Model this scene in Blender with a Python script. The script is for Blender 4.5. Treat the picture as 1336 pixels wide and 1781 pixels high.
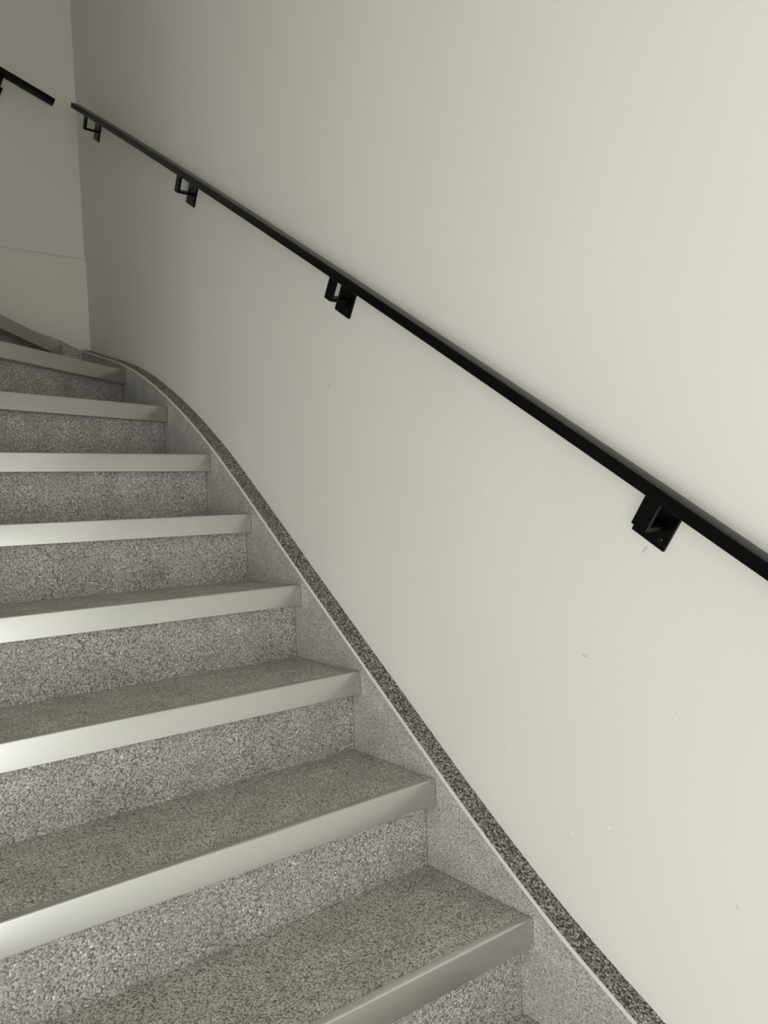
import bpy, bmesh, math, random
from mathutils import Vector, Matrix

for o in list(bpy.data.objects):
    bpy.data.objects.remove(o, do_unlink=True)
scene = bpy.context.scene
C = scene.collection

# ------------------------------------------------------------------ camera
cam_data = bpy.data.cameras.new('camera')
cam_data.sensor_fit = 'VERTICAL'
cam_data.sensor_height = 36.0
cam_data.sensor_width = 27.0
cam_data.lens = 1367.0 / 1781.0 * 36.0
cam_data.clip_start = 0.02
cam = bpy.data.objects.new('camera', cam_data)
C.objects.link(cam)
r_ = Vector((0.79361682, -0.60697166, -0.0419255))
u_ = Vector((0.03602777, -0.02190543, 0.99911068))
f_ = Vector((0.60735026, 0.79442153, -0.00448331))
m = Matrix(((r_.x, u_.x, -f_.x, -1.05655567), (r_.y, u_.y, -f_.y, 0.0), (r_.z, u_.z, -f_.z, 0.8990729), (0, 0, 0, 1)))
cam.matrix_world = m
scene.camera = cam

# ------------------------------------------------------------------ world, daylight, exposure
world = bpy.data.worlds.new('world')
scene.world = world
world.use_nodes = True
bg = world.node_tree.nodes['Background']
bg.inputs['Color'].default_value = (0.80, 0.88, 1.0, 1)
bg.inputs['Strength'].default_value = 0.6
scene.cycles.use_light_tree = False
scene.cycles.adaptive_threshold = 0.015
world.cycles.sampling_method = 'NONE'      # the sky is only seen through the two openings

WIN = dict(x=-2.4, y0=-2.1, y1=0.6, z0=-0.22, z1=1.85)      # stairwell window to the left of and behind the viewer
def area(name, loc, rot, sx, sy, power, col):
    l = bpy.data.lights.new(name, 'AREA')
    l.shape = 'RECTANGLE'; l.size = sx; l.size_y = sy; l.energy = power; l.color = col
    o = bpy.data.objects.new(name, l); C.objects.link(o)
    o.location = loc; o.rotation_euler = rot
    return o
area('window_daylight', (WIN['x'] - 0.10, (WIN['y0'] + WIN['y1']) / 2, (WIN['z0'] + WIN['z1']) / 2),
     (0, math.radians(-90), 0), WIN['z1'] - WIN['z0'], WIN['y1'] - WIN['y0'], 64, (1.0, 0.995, 0.95))
DOOR = dict(x0=-1.35, x1=-0.2, z0=-1.08, z1=1.0, y=-2.8)      # glazed door on the landing behind the viewer
area('door_daylight', ((DOOR['x0'] + DOOR['x1']) / 2, DOOR['y'] - 0.10, (DOOR['z0'] + DOOR['z1']) / 2),
     (math.radians(90), 0, 0), DOOR['x1'] - DOOR['x0'], DOOR['z1'] - DOOR['z0'], 32, (0.96, 0.985, 1.0))

vs = scene.view_settings
vs.view_transform = 'Standard'
vs.look = 'None'
vs.exposure = 0.0
vs.gamma = 1.0
vs.use_curve_mapping = False

# ------------------------------------------------------------------ materials
def new_mat(name):
    mt = bpy.data.materials.new(name); mt.use_nodes = True
    nt = mt.node_tree
    return mt, nt, nt.nodes['Principled BSDF']

def N(nt, typ, **kw):
    n = nt.nodes.new(typ)
    for k, v in kw.items():
        setattr(n, k, v)
    return n

def ramp(nt, stops, interp='LINEAR'):
    n = nt.nodes.new('ShaderNodeValToRGB')
    cr = n.color_ramp; cr.interpolation = interp
    while len(cr.elements) > 1:
        cr.elements.remove(cr.elements[-1])
    cr.elements[0].position = stops[0][0]; cr.elements[0].color = stops[0][1]
    for p, c in stops[1:]:
        e = cr.elements.new(p); e.color = c
    return n

def g(v, tint=(1, 1, 1)):
    return (v * tint[0], v * tint[1], v * tint[2], 1)

def paint_material(name, col, bump=0.06):
    mt, nt, b = new_mat(name)
    tc = N(nt, 'ShaderNodeTexCoord')
    n1 = N(nt, 'ShaderNodeTexNoise'); n1.inputs['Scale'].default_value = 160; n1.inputs['Detail'].default_value = 1
    n2 = N(nt, 'ShaderNodeTexNoise'); n2.inputs['Scale'].default_value = 2.2; n2.inputs['Detail'].default_value = 1
    for n in (n1, n2):
        nt.links.new(tc.outputs['Object'], n.inputs['Vector'])
    rp = ramp(nt, [(0.3, (col[0] * .98, col[1] * .98, col[2] * .98, 1)), (0.7, (col[0] * 1.01, col[1] * 1.01, col[2] * 1.015, 1))])
    nt.links.new(n2.outputs['Fac'], rp.inputs['Fac'])
    nt.links.new(rp.outputs['Color'], b.inputs['Base Color'])
    bp = N(nt, 'ShaderNodeBump'); bp.inputs['Strength'].default_value = bump; bp.inputs['Distance'].default_value = 0.002
    nt.links.new(n1.outputs['Fac'], bp.inputs['Height'])
    nt.links.new(bp.outputs['Normal'], b.inputs['Normal'])
    b.inputs['Roughness'].default_value = 0.62
    b.inputs['Specular IOR Level'].default_value = 0.3
    return mt

def gravel_material(name, size, tones, gap, gaps, bump, rough=0.6, spark=0.0, clump=0.15):
    """Small rounded stones bound in a dark cement: a cell for each stone with its own tone, recessed binder between.
    gaps = (start, end) of the distance from a stone's middle over which it gives way to the binder."""
    mt, nt, b = new_mat(name)
    tc = N(nt, 'ShaderNodeTexCoord')
    v1 = N(nt, 'ShaderNodeTexVoronoi', feature='F1'); v1.inputs['Scale'].default_value = 1.0 / size
    nt.links.new(tc.outputs['Object'], v1.inputs['Vector'])
    sep = N(nt, 'ShaderNodeSeparateColor'); nt.links.new(v1.outputs['Color'], sep.inputs['Color'])
    tone = ramp(nt, tones, 'LINEAR'); nt.links.new(sep.outputs['Red'], tone.inputs['Fac'])
    mn = N(nt, 'ShaderNodeTexNoise'); mn.inputs['Scale'].default_value = 14; mn.inputs['Detail'].default_value = 2
    nt.links.new(tc.outputs['Object'], mn.inputs['Vector'])
    mr = N(nt, 'ShaderNodeMapRange'); mr.inputs['From Min'].default_value = .25; mr.inputs['From Max'].default_value = .75
    mr.inputs['To Min'].default_value = 1 - clump; mr.inputs['To Max'].default_value = 1 + clump
    nt.links.new(mn.outputs['Fac'], mr.inputs['Value'])
    mul = N(nt, 'ShaderNodeMix', data_type='RGBA', blend_type='MULTIPLY'); mul.inputs['Factor'].default_value = 1
    nt.links.new(tone.outputs['Color'], mul.inputs['A']); nt.links.new(mr.outputs['Result'], mul.inputs['B'])
    edge = N(nt, 'ShaderNodeMapRange', interpolation_type='SMOOTHSTEP')
    edge.inputs['From Min'].default_value = gaps[0]; edge.inputs['From Max'].default_value = gaps[1]
    nt.links.new(v1.outputs['Distance'], edge.inputs['Value'])
    mix = N(nt, 'ShaderNodeMix', data_type='RGBA'); mix.inputs['B'].default_value = gap
    nt.links.new(edge.outputs['Result'], mix.inputs['Factor']); nt.links.new(mul.outputs['Result'], mix.inputs['A'])
    nt.links.new(mix.outputs['Result'], b.inputs['Base Color'])
    # relief: each stone a dome of its own height
    ha = N(nt, 'ShaderNodeMath', operation='MULTIPLY'); nt.links.new(v1.outputs['Distance'], ha.inputs[0]); nt.links.new(v1.outputs['Distance'], ha.inputs[1])
    hb = N(nt, 'ShaderNodeMath', operation='MULTIPLY_ADD'); hb.inputs[1].default_value = .35
    nt.links.new(sep.outputs['Green'], hb.inputs[0])
    hc = N(nt, 'ShaderNodeMath', operation='MULTIPLY_ADD'); hc.inputs[1].default_value = -1.8; hc.inputs[2].default_value = 0.0
    nt.links.new(ha.outputs[0], hc.inputs[0]); nt.links.new(hc.outputs[0], hb.inputs[2])
    bp = N(nt, 'ShaderNodeBump'); bp.inputs['Strength'].default_value = bump; bp.inputs['Distance'].default_value = size * .3
    nt.links.new(hb.outputs[0], bp.inputs['Height']); nt.links.new(bp.outputs['Normal'], b.inputs['Normal'])
    if spark:
        rr = N(nt, 'ShaderNodeMapRange')
        rr.inputs['To Min'].default_value = rough - spark; rr.inputs['To Max'].default_value = rough + .15
        nt.links.new(sep.outputs['Blue'], rr.inputs['Value']); nt.links.new(rr.outputs['Result'], b.inputs['Roughness'])
    else:
        b.inputs['Roughness'].default_value = rough
    b.inputs['Specular IOR Level'].default_value = 0.35
    return mt

def simple_material(name, col, rough, metallic=0.0, noise=0.0, nscale=60, spec=0.5):
    mt, nt, b = new_mat(name)
    b.inputs['Base Color'].default_value = (*col, 1)
    b.inputs['Metallic'].default_value = metallic
    b.inputs['Specular IOR Level'].default_value = spec
    tc = N(nt, 'ShaderNodeTexCoord'); n = N(nt, 'ShaderNodeTexNoise')
    n.inputs['Scale'].default_value = nscale; n.inputs['Detail'].default_value = 4
    nt.links.new(tc.outputs['Object'], n.inputs['Vector'])
    mr = N(nt, 'ShaderNodeMapRange'); mr.inputs['To Min'].default_value = rough - noise; mr.inputs['To Max'].default_value = rough + noise
    nt.links.new(n.outputs['Fac'], mr.inputs['Value']); nt.links.new(mr.outputs['Result'], b.inputs['Roughness'])
    return mt

WARM = (1.0, 0.96, 0.905)
RT = (1.0, 0.945, 0.885)
TT = (1.0, 0.935, 0.825)
M = {}
M['wall'] = paint_material('white_wall_paint', (0.80, 0.787, 0.73))
M['dado'] = paint_material('cream_wall_paint', (0.80, 0.78, 0.70))
M['riser'] = gravel_material('riser_gravel', 0.0031,
    [(0, g(.28, RT)), (.35, g(.41, RT)), (.75, g(.50, RT)), (.97, g(.60, WARM)), (1, g(.88))],
    g(.15, RT), (.44, .82), .38, .55, .25, .15)
M['tread'] = gravel_material('tread_gravel', 0.0029,
    [(0, g(.36, TT)), (.4, g(.51, TT)), (.75, g(.61, TT)), (1, g(.76, WARM))],
    g(.16, TT), (.42, .82), .40, .6, 0.0, .17)
M['stringer'] = gravel_material('ground_stringer_gravel', 0.0030,
    [(0, g(.35, WARM)), (.4, g(.47, WARM)), (.75, g(.53, WARM)), (1, g(.68))],
    g(.19, WARM), (.48, .84), .2, .55)
M['stringer_top'] = gravel_material('rough_stringer_gravel', 0.0042,
    [(0, g(.16, TT)), (.35, g(.255, TT)), (.75, g(.33, TT)), (1, g(.55, WARM))],
    g(.045, TT), (.39, .71), .75, .55, .2)
M['aluminium'] = simple_material('satin_aluminium', (0.61, 0.61, 0.575), 0.27, 1.0, 0.0, 25)
M['strip'] = simple_material('pale_edging', (0.74, 0.73, 0.68), 0.5, 0.0, 0.05)
M['black'] = simple_material('black_powder_coat', (0.0015, 0.0015, 0.0016), 0.30, 0.0, 0.02, 200, .13)
M['screw'] = simple_material('black_screw', (0.004, 0.004, 0.004), 0.3, 0.0, 0.03, 60, .3)
M['concrete'] = gravel_material('landing_gravel', 0.004,
    [(0, g(.28, WARM)), (.5, g(.42, WARM)), (1, g(.55, WARM))], g(.14, WARM), (.45, .8), .3, .6)
M['frame'] = simple_material('dark_door_frame', (0.05, 0.05, 0.05), 0.45, 0.0, 0.03)

# ------------------------------------------------------------------ helpers
def mesh_obj(name, verts, faces, mats, parent=None, mat_idx=None, smooth=None, bevel=None):
    me = bpy.data.meshes.new(name)
    origin = parent_world(parent)
    me.from_pydata([tuple(Vector(v) - origin) for v in verts], [], faces)
    if not isinstance(mats, (list, tuple)):
        mats = [mats]
    for mm in mats:
        me.materials.append(mm)
    if mat_idx:
        for p, k in zip(me.polygons, mat_idx):
            p.material_index = k
    bm = bmesh.new(); bm.from_mesh(me)
    bmesh.ops.remove_doubles(bm, verts=bm.verts, dist=1e-7)
    bmesh.ops.recalc_face_normals(bm, faces=bm.faces)
    if bevel:
        bmesh.ops.bevel(bm, geom=[e for e in bm.edges if len(e.link_faces) == 2 and e.calc_face_angle() > 0.6],
                        offset=bevel, segments=2, profile=0.5, affect='EDGES')
    bm.to_mesh(me); bm.free()
    if smooth:
        me.polygons.foreach_set('use_smooth', [True] * len(me.polygons))
        me.set_sharp_from_angle(angle=math.radians(smooth))
    o = bpy.data.objects.new(name, me); C.objects.link(o)
    if parent:
        o.parent = parent
    return o

def parent_world(p):
    v = Vector((0, 0, 0))
    while p is not None:
        v += p.location; p = p.parent
    return v

def box(x0, x1, y0, y1, z0, z1):
    v = [(x0, y0, z0), (x1, y0, z0), (x1, y1, z0), (x0, y1, z0), (x0, y0, z1), (x1, y0, z1), (x1, y1, z1), (x0, y1, z1)]
    f = [(0, 3, 2, 1), (4, 5, 6, 7), (0, 1, 5, 4), (1, 2, 6, 5), (2, 3, 7, 6), (3, 0, 4, 7)]
    return v, f

def obox(c, ax, ay, az, hx, hy, hz):
    """oriented box: centre, three axes, half sizes"""
    c = Vector(c); v = []
    for sz in (-1, 1):
        for sx, sy in ((-1, -1), (1, -1), (1, 1), (-1, 1)):
            v.append(c + ax * (sx * hx) + ay * (sy * hy) + az * (sz * hz))
    f = [(0, 3, 2, 1), (4, 5, 6, 7), (0, 1, 5, 4), (1, 2, 6, 5), (2, 3, 7, 6), (3, 0, 4, 7)]
    return v, f

def prism(poly, z0, z1):
    n = len(poly)
    v = [(p[0], p[1], z0) for p in poly] + [(p[0], p[1], z1) for p in poly]
    f = [tuple(range(n))[::-1], tuple(range(n, 2 * n))]
    for i in range(n):
        j = (i + 1) % n
        f.append((i, j, n + j, n + i))
    return v, f

def sweep(rings, closed_ends=True):
    n = len(rings[0]); v = [p for r in rings for p in r]; f = []
    for a in range(len(rings) - 1):
        for i in range(n):
            j = (i + 1) % n
            f.append((a * n + i, a * n + j, (a + 1) * n + j, (a + 1) * n + i))
    if closed_ends:
        f.append(tuple(range(n))[::-1]); b = (len(rings) - 1) * n
        f.append(tuple(range(b, b + n)))
    return v, f

def thing(name, loc, label, cat, group=None):
    o = bpy.data.objects.new(name, None); C.objects.link(o); o.location = loc
    o.empty_display_size = 0.1
    o['label'] = label; o['category'] = cat
    if group:
        o['group'] = group
    return o

def struct(name, vf, mat, **kw):
    o = mesh_obj(name, vf[0], vf[1], mat, **kw)
    o['kind'] = 'structure'
    return o

# ------------------------------------------------------------------ the room
S = 0.05                     # stringer thickness
YW = 3.376                   # lower part of the end wall
YS = YW - S                  # face of the stringer on the end wall
ZF = -1.08                   # landing at the foot of the stairs
ZC = 4.0                     # ceiling
XL = WIN['x']                # far wall of the stairwell
YE = DOOR['y']               # wall behind the viewer
struct('wall_right', box(0, 0.14, YE - 0.2, 3.6, ZF - 0.1, ZC + 0.1), M['wall'])
# end wall: upper part leans back a little, lower part stands proud by a small ledge
uv = [(XL, 3.402, 2.012), (0, 3.402, 2.012), (0, 3.446, 3.13), (XL, 3.446, 3.13), (XL, 3.45, ZC + .1), (0, 3.45, ZC + .1),
      (XL, 3.6, 2.012), (0, 3.6, 2.012), (0, 3.6, ZC + .1), (XL, 3.6, ZC + .1)]
uf = [(0, 1, 2, 3), (3, 2, 5, 4), (6, 9, 8, 7), (0, 6, 7, 1), (4, 5, 8, 9), (0, 3, 4, 9, 6), (1, 7, 8, 5, 2)]
struct('wall_back', (uv, uf), M['wall'])
prof = [(YW, ZF - .1), (YW, 1.70), (3.380, 1.86), (3.387, 1.985), (3.389, 1.998), (3.393, 2.006), (3.400, 2.011), (3.404, 2.0125), (3.6, 2.0125), (3.6, ZF - .1)]
rings = [[(x, y, z) for y, z in prof] for x in (XL, 0)]
struct('trim_1', sweep(rings), M['dado'], smooth=40)
struct('ceiling', box(XL - .14, .14, YE - .2, 3.6, ZC, ZC + .14), M['wall'])
struct('floor', box(XL, 0, YE, 3.5, ZF - .15, ZF), M['concrete'])
def merge(*parts):
    v, f = [], []
    for bx in parts:
        k = len(v); v += bx[0]; f += [tuple(i + k for i in q) for q in bx[1]]
    return v, f
W, D = WIN, DOOR
struct('wall_front', merge(box(XL - .14, D['x0'], YE - .14, YE, ZF, ZC), box(D['x1'], .14, YE - .14, YE, ZF, ZC),
                           box(D['x0'], D['x1'], YE - .14, YE, D['z1'], ZC)), M['wall'])
struct('door_1', merge(box(D['x0'], D['x0'] + .06, YE - .08, YE - .02, D['z0'], D['z1']), box(D['x1'] - .06, D['x1'], YE - .08, YE - .02, D['z0'], D['z1']),
                       box(D['x0'] + .06, D['x1'] - .06, YE - .08, YE - .02, D['z1'] - .06, D['z1'])), M['frame'])
struct('wall_left', merge(box(XL - .14, XL, YE, W['y0'], ZF - .1, ZC), box(XL - .14, XL, W['y1'], 3.6, ZF - .1, ZC),
                          box(XL - .14, XL, W['y0'], W['y1'], ZF - .1, W['z0']), box(XL - .14, XL, W['y0'], W['y1'], W['z1'], ZC)), M['wall'])
fw, ym, x0, x1 = .05, (W['y0'] + W['y1']) / 2, XL - .07, XL - .01
struct('window_1', merge(box(x0, x1, W['y0'], W['y0'] + fw, W['z0'], W['z1']), box(x0, x1, W['y1'] - fw, W['y1'], W['z0'], W['z1']),
                         box(x0, x1, ym - fw / 2, ym + fw / 2, W['z0'] + fw, W['z1'] - fw),
                         box(x0, x1, W['y0'] + fw, W['y1'] - fw, W['z0'], W['z0'] + fw), box(x0, x1, W['y0'] + fw, W['y1'] - fw, W['z1'] - fw, W['z1'])), M['frame'])
# ------------------------------------------------------------------ the staircase
R = 0.18                     # rise
HN = 0.0504                  # height of the nosing face
OV = 0.033                   # overhang of the nosing
GAP = 0.0015
stairs = thing('staircase', (-.6, 0.9, ZF), 'grey pebble-aggregate staircase with aluminium nosings winding left up the white wall', 'staircase')

# nosing lines: (outer x, outer y, angle of the line), steps numbered by height z = i * R
NEWEL = Vector((-1.10, 2.17))
steps = {}
ys = {1: .9407, 2: 1.1855, 3: 1.4279, 4: 1.6663, 5: 1.9081, 6: 2.1468, 7: 2.4531, 8: 2.825}
ph = {1: .0056, 2: -.0129, 3: -.0114, 4: -.0057, 5: .0133, 6: -.0301, 7: -.2782, 8: -.5812}
for i in ys:
    steps[i] = (Vector((-S, ys[i])), ph[i], 'wall')
y0 = ys[1]
for i in range(0, -6, -1):
    y0 -= .2447 if i > -1 else .245
    steps[i] = (Vector((-S, y0)), 0.0, 'wall')
steps[9] = (Vector((-.126, YS)), math.atan2(2.918 - 3.326, .316), 'end')
a10 = math.radians(-72)
steps[10] = (Vector((NEWEL.x + (YS - NEWEL.y) / math.tan(-a10), YS)), a10, 'end')
steps[11] = (Vector((NEWEL.x - .02, YS)), math.radians(-90), 'end')
steps[12] = (Vector((NEWEL.x - .30, YS)), math.radians(-90), 'end')

def line(i):
    A, p, k = steps[i]
    return A, Vector((-math.cos(p), math.sin(p))), Vector((-math.sin(p), -math.cos(p))), k

def start_pt(i, u, gap=GAP):
    """point where the line at offset u (towards the front) of step i meets the stringer face"""
    A, d, n, k = line(i)
    P = A + n * u
    if k == 'wall':
        t = ((-S - gap) - P.x) / d.x
    else:
        t = ((YS - gap) - P.y) / d.y
    return P + d * t

def end_pt(i, u):
    A, d, n, k = line(i)
    P = A + n * u
    if i <= 5:
        t = ((-1.2 if i <= 2 else -1.117) - P.x) / d.x
    elif i >= 11:
        t = (2.28 - P.y) / d.y
    else:
        t = (NEWEL - P).dot(d) - .03
    return P + d * t

rr = .0035
prof_n = [(0, -HN + .0006), (0, -rr)]
for k in range(1, 6):
    a = math.pi / 2 * k / 6
    prof_n.append((-rr + rr * math.cos(a), -rr + rr * math.sin(a)))
prof_n += [(-rr, 0), (-.0145, 0), (-.015, -.0005), (-.015, -.0030), (-.0028, -.0030), (-.0028, -HN), (-.0006, -HN)]

top_i = max(steps)
for i in sorted(steps):
    z = R * i
    # tread slab behind the nosing
    poly = [start_pt(i, -.0032)]
    if i < top_i:
        k0, k1 = line(i)[3], line(i + 1)[3]
        if k0 == 'wall' and k1 == 'end':
            poly.append(Vector((-S - GAP, YS - GAP)))
        poly += [start_pt(i + 1, -OV - .02), end_pt(i + 1, -OV - .02)]
    else:
        poly += [start_pt(i, -.3), end_pt(i, -.3)]
    poly.append(end_pt(i, -.0032))
    tv, tf = prism([(p.x, p.y) for p in poly], z - HN + .001, z - .0012)
    tread = mesh_obj('tread', tv, tf, M['tread'], stairs)
    # aluminium nosing wrapped over the front edge
    ra = [(*start_pt(i, u), z + w) for u, w in prof_n]
    rb = [(*end_pt(i, u), z + w) for u, w in prof_n]
    nv, nf = sweep([ra, rb])
    no = mesh_obj('nosing', nv, nf, M['aluminium'], tread, smooth=25)
    no['label'] = 'satin aluminium stair nosing'
    # riser under the nosing
    a, b = start_pt(i, -OV), end_pt(i, -OV)
    c, d = end_pt(i, -OV - .03), start_pt(i, -OV - .03)
    rv, rf = prism([(p.x, p.y) for p in (a, b, c, d)], z - R - .0012, z - HN + .001)
    mesh_obj('riser', rv, rf, M['riser'], stairs)

# stringer against the right-hand wall: top edge follows the flight, flattening into the turn
knots = [(-.75, -.78), (-.4, -.56), (0.0, -.325), (.35, -.115), (.55, -.008), (.7, .0735), (.9, .1835), (1.1, .3177), (1.3, .4662), (1.5, .6165), (1.7, .7684), (1.9, .9215), (2.1, 1.0699),
         (2.25, 1.1704), (2.4, 1.2595), (2.55, 1.3385), (2.7, 1.4075), (2.85, 1.4645), (3.0, 1.5105), (3.15, 1.5520), (3.326, 1.6030), (3.376, 1.6170)]
def curve(kn, x):
    if x <= kn[0][0]:
        return kn[0][1]
    for j in range(len(kn) - 1):
        if x <= kn[j + 1][0] + 1e-9:
            x0, z0 = kn[j]; x1, z1 = kn[j + 1]
            xa, za = kn[j - 1] if j else (2 * x0 - x1, 2 * z0 - z1)
            xb, zb = kn[j + 2] if j + 2 < len(kn) else (2 * x1 - x0, 2 * z1 - z0)
            m0 = (z1 - za) / (x1 - xa); m1 = (zb - z0) / (xb - x0)
            h = x1 - x0; t = (x - x0) / h
            return ((2 * t**3 - 3 * t**2 + 1) * z0 + (t**3 - 2 * t**2 + t) * h * m0 + (-2 * t**3 + 3 * t**2) * z1 + (t**3 - t**2) * h * m1)
    return kn[-1][1]

def stringer(path, knots, back, along):
    """path: list of running coordinates; along(s, off, z) -> point, off 0 at the wall and S at the face"""
    zs = [curve(knots, s) for s in path]
    v, f, mi = [], [], []
    for s, z in zip(path, zs):
        zb = max(z - .55, ZF)
        v += [along(s, S, zb), along(s, S, z - .0008), along(s, S - .0008, z), along(s, .0003, z), along(s, .0003, zb)]
    n = len(path)
    for a in range(n - 1):
        for k in range(5):
            f.append((a * 5 + k, a * 5 + (k + 1) % 5, (a + 1) * 5 + (k + 1) % 5, (a + 1) * 5 + k))
            mi.append(1 if k in (1, 2) else 0)
    f += [tuple(range(5))[::-1], tuple(range((n - 1) * 5, n * 5))]; mi += [0, 0]
    o = mesh_obj('stringer', v, f, [M['stringer'], M['stringer_top']], stairs, mat_idx=mi, smooth=30)
    # pale edging along the inner arris
    w, h, p = .0046, .0032, .0006
    rings = []
    for s, z in zip(path, zs):
        rings.append([along(s, S + p, z - h), along(s, S + p, z + p * .4), along(s, S + p * .4, z + p), along(s, S - w, z + p), along(s, S - w, z - h)])
    ev, ef = sweep(rings)
    e = mesh_obj('edge_strip', ev, ef, M['strip'], o, smooth=30)
    e['label'] = 'pale edging strip'
    return o

path = [-.75 + k * (YW + .75) / 160 for k in range(161)]
stringer(path, knots, None, lambda s, off, z: (-off, s, z))
bk = [(S, 1.608), (.083, 1.619), (.112, 1.631), (.127, 1.638), (.18, 1.655), (.24, 1.672), (.356, 1.709), (.5, 1.760), (.70, 1.86), (.95, 2.0), (1.1, 2.10), (1.35, 2.27), (1.62, 2.46)]
path2 = [S + k * 1.55 / 60 for k in range(61)]
stringer(path2, bk, None, lambda s, off, z: (-s, YW - off, z))

# unseen wall added between the flights to shade the far corner, rounded end
sp = [(-1.29, 1.53), (-1.12, 1.53)] + [(-1.205 + .085 * math.cos(math.pi * k / 12), 2.19 + .085 * math.sin(math.pi * k / 12)) for k in range(13)]
sv, sf = prism(sp, ZF, ZC - .001)
mesh_obj('shade_wall', sv, sf, M['wall'], stairs, smooth=40)

# ------------------------------------------------------------------ handrails
RW, RH, RX = .032, .020, -.055      # bar width, height, distance of its middle from the wall

def rail_bar(root, pts, tangents, out, name='rail_bar'):
    """pts: front-bottom edge points; out: unit vector from the wall into the room"""
    r = .0016
    rings = []
    for P, t in zip(pts, tangents):
        up = t.cross(out)
        if up.z < 0:
            up = -up
        ring = []
        for cx, cz, a0 in ((-r, r, -math.pi / 2), (-r, RH - r, 0), (-RW + r, RH - r, math.pi / 2), (-RW + r, r, math.pi)):
            for k in range(4):
                a = a0 + math.pi / 2 * k / 3
                ring.append(P + out * (cx + r * math.cos(a)) + up * (cz + r * math.sin(a)))
        rings.append(ring)
    v, f = sweep(rings)
    return mesh_obj(name, v, f, M['black'], root, smooth=40)

def bracket(root, P, t, out, wall_off, along_plate=.032, leg_shift=0.0, plate_shift=.006, plate_drop=.060):
    """flat-bar bracket under the rail at P (front-bottom edge); t rail direction, out from the wall"""
    up = t.cross(out)
    if up.z < 0:
        up = -up
    legw, legt, legh = .01375, .0040, .0520
    c = P - out * (RW / 2)                                 # middle of the underside
    dist = wall_off                                        # middle of the bar to the wall
    # bent flat bar: leg + arm as one L
    L = [(legt, 0.0), (legt, -legh), (-dist + .006, -legh), (-dist + .006, -legh + 2 * legt), (-legt, -legh + 2 * legt), (-legt, 0.0)]
    rings = [[c + t * (leg_shift + sgn * legw) + out * a + up * (b + .0005) for a, b in L] for sgn in (-1, 1)]
    v, f = sweep(rings)
    br = mesh_obj('bracket', v, f, M['black'], root, bevel=.0007)
    # wall plate
    pc = c - out * (dist - .003) + up * (-.0215 - plate_drop / 2) + t * plate_shift
    v, f = obox(pc, t, up, out, along_plate, plate_drop / 2, .003)
    pl = mesh_obj('wall_plate', v, f, M['black'], br, bevel=.0007)
    for sx, sy in ((-.62, -.30), (.62, .18)):
        q = pc + t * (along_plate * sx) + up * (plate_drop * .5 * (sy * 1.8)) + out * .003
        ring = []
        for h, rad in ((0, .0042), (.0012, .0042), (.0022, .0028)):
            ring.append([q + out * h + t * (rad * math.cos(2 * math.pi * k / 12)) + up * (rad * math.sin(2 * math.pi * k / 12)) for k in range(12)])
        v, f = sweep(ring)
        mesh_obj('screw', v, f, M['screw'], br, smooth=40)
    return br

# main handrail along the right-hand wall (front-bottom edge fitted as z(y))
def zr(y):
    return -.00843 * y * y + .67814 * y + .4515
OUT = Vector((-1, 0, 0))
yy = [-.55 + k * (3.267 + .55) / 60 for k in range(61)]
pts = [Vector((RX - RW / 2, y, zr(y))) for y in yy]
tan = [Vector((0, 1, .67814 - 2 * .00843 * y)).normalized() for y in yy]
rail1 = thing('handrail', (RX, .4, zr(.4) - .07), 'long black metal handrail on four flat-bar brackets along the right-hand wall', 'handrail', 'black wall handrails')
rail_bar(rail1, pts, tan, OUT)
for yb in (.664, 1.457, 2.266, 3.127):
    t = Vector((0, 1, .67814 - 2 * .00843 * yb)).normalized()
    bracket(rail1, Vector((RX - RW / 2, yb, zr(yb))), t, OUT, -RX)
    
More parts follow.
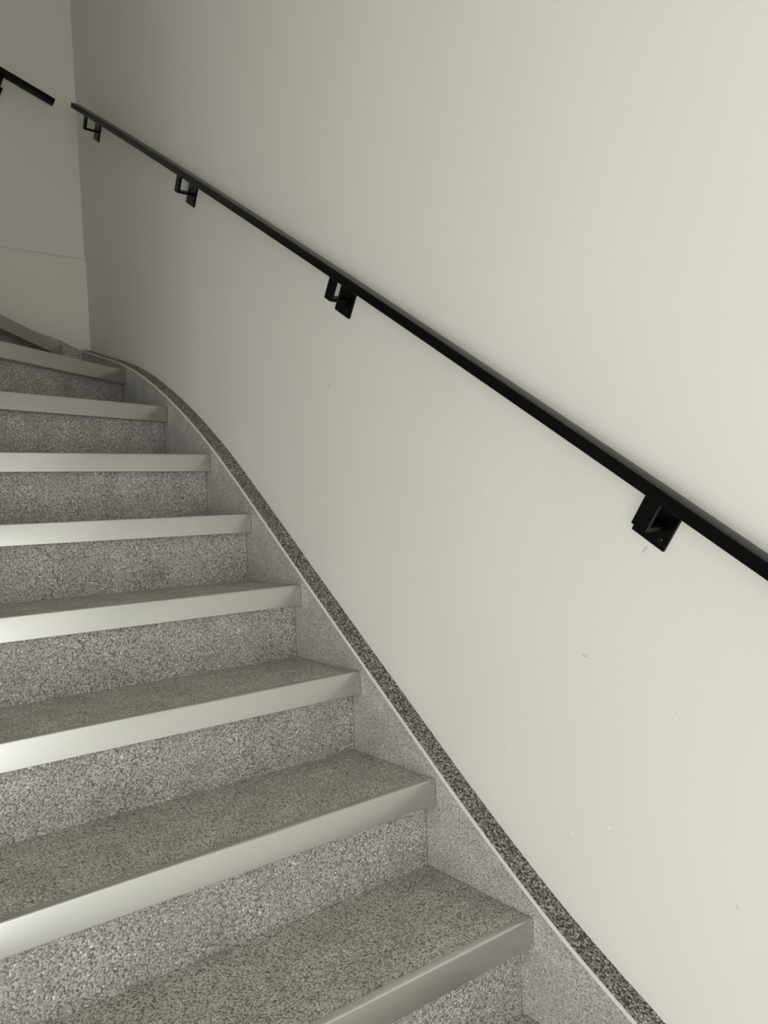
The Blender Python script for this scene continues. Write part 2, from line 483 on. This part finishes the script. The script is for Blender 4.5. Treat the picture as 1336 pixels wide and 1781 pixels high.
# short visible end of the next handrail, on the end wall
t2 = Vector((-.9455, 0, .3255))
yw2 = 3.424
e_top = Vector((-.104, yw2 - .071, 2.640))
n2 = Vector((.3255, 0, .9455))
p0 = e_top - n2 * RH
rail2 = thing('handrail', (-.6, yw2 - .055, 2.7), 'black handrail end above the turn on the cream and white end wall', 'handrail', 'black wall handrails')
pts2 = [p0 + t2 * (k * 1.7 / 20) for k in range(21)]
OUT2 = Vector((0, -1, 0))
rail_bar(rail2, pts2, [t2] * 21, OUT2)
for d in (.207, 1.05):
    P = p0 + t2 * d
    bracket(rail2, P, t2, OUT2, .055)

# ------------------------------------------------------------------ small flaws in the wall paint
NIBS = [(1.194, 0.6978), (1.212, 0.6918), (1.0611, 0.9261), (0.7643, 1.0345), (0.7858, 0.6124), (1.0306, 0.4408), (1.5225, 1.7904), (1.6373, 0.9232), (1.577, 0.9767), (1.3703, 0.8486), (1.4944, 1.0497), (0.8874, 0.3297), (0.8113, 0.3612), (0.9797, 0.7405), (0.68, 0.5644)]
SCUFFS = [((2.6511, 1.4859), (2.6327, 1.4615)), ((1.5867, 1.211), (1.5753, 1.1954)), ((0.7273, 0.8131), (0.7166, 0.8239)), ((0.5969, 0.3143), (0.592, 0.3088)), ((0.8522, 0.6385), (0.8404, 0.6381))]
M['nib'] = simple_material('paint_nib', (0.90, 0.89, 0.86), 0.35, 0.0, 0.02)
M['scuff'] = simple_material('scuffed_paint', (0.62, 0.61, 0.56), 0.7, 0.0, 0.02)
wall_r = bpy.data.objects['wall_right']
random.seed(4)
def dome(cy, cz, ry, rz, h, ang):
    rings = []
    for k in range(4):
        a = math.pi / 2 * k / 4
        rings.append([(-h * math.sin(a) - .00005 + (0.0003 if k == 0 else 0),
                       cy + math.cos(a) * (ry * math.cos(b) * math.cos(ang) - rz * math.sin(b) * math.sin(ang)),
                       cz + math.cos(a) * (ry * math.cos(b) * math.sin(ang) + rz * math.sin(b) * math.cos(ang)))
                      for b in [2 * math.pi * j / 10 for j in range(10)]])
    return sweep(rings)
for y, z in NIBS:
    r = random.uniform(.0011, .0020)
    v, f = dome(y, z, r, r * random.uniform(.8, 1.5), .0008, random.uniform(0, 3))
    mesh_obj('paint_nib', v, f, M['nib'], wall_r, smooth=60)
for (y0, z0), (y1, z1) in SCUFFS:
    L = math.hypot(y1 - y0, z1 - z0) / 2
    v, f = dome((y0 + y1) / 2, (z0 + z1) / 2, L, .0022, .0003, math.atan2(z1 - z0, y1 - y0))
    mesh_obj('scuff_mark', v, f, M['scuff'], wall_r, smooth=60)
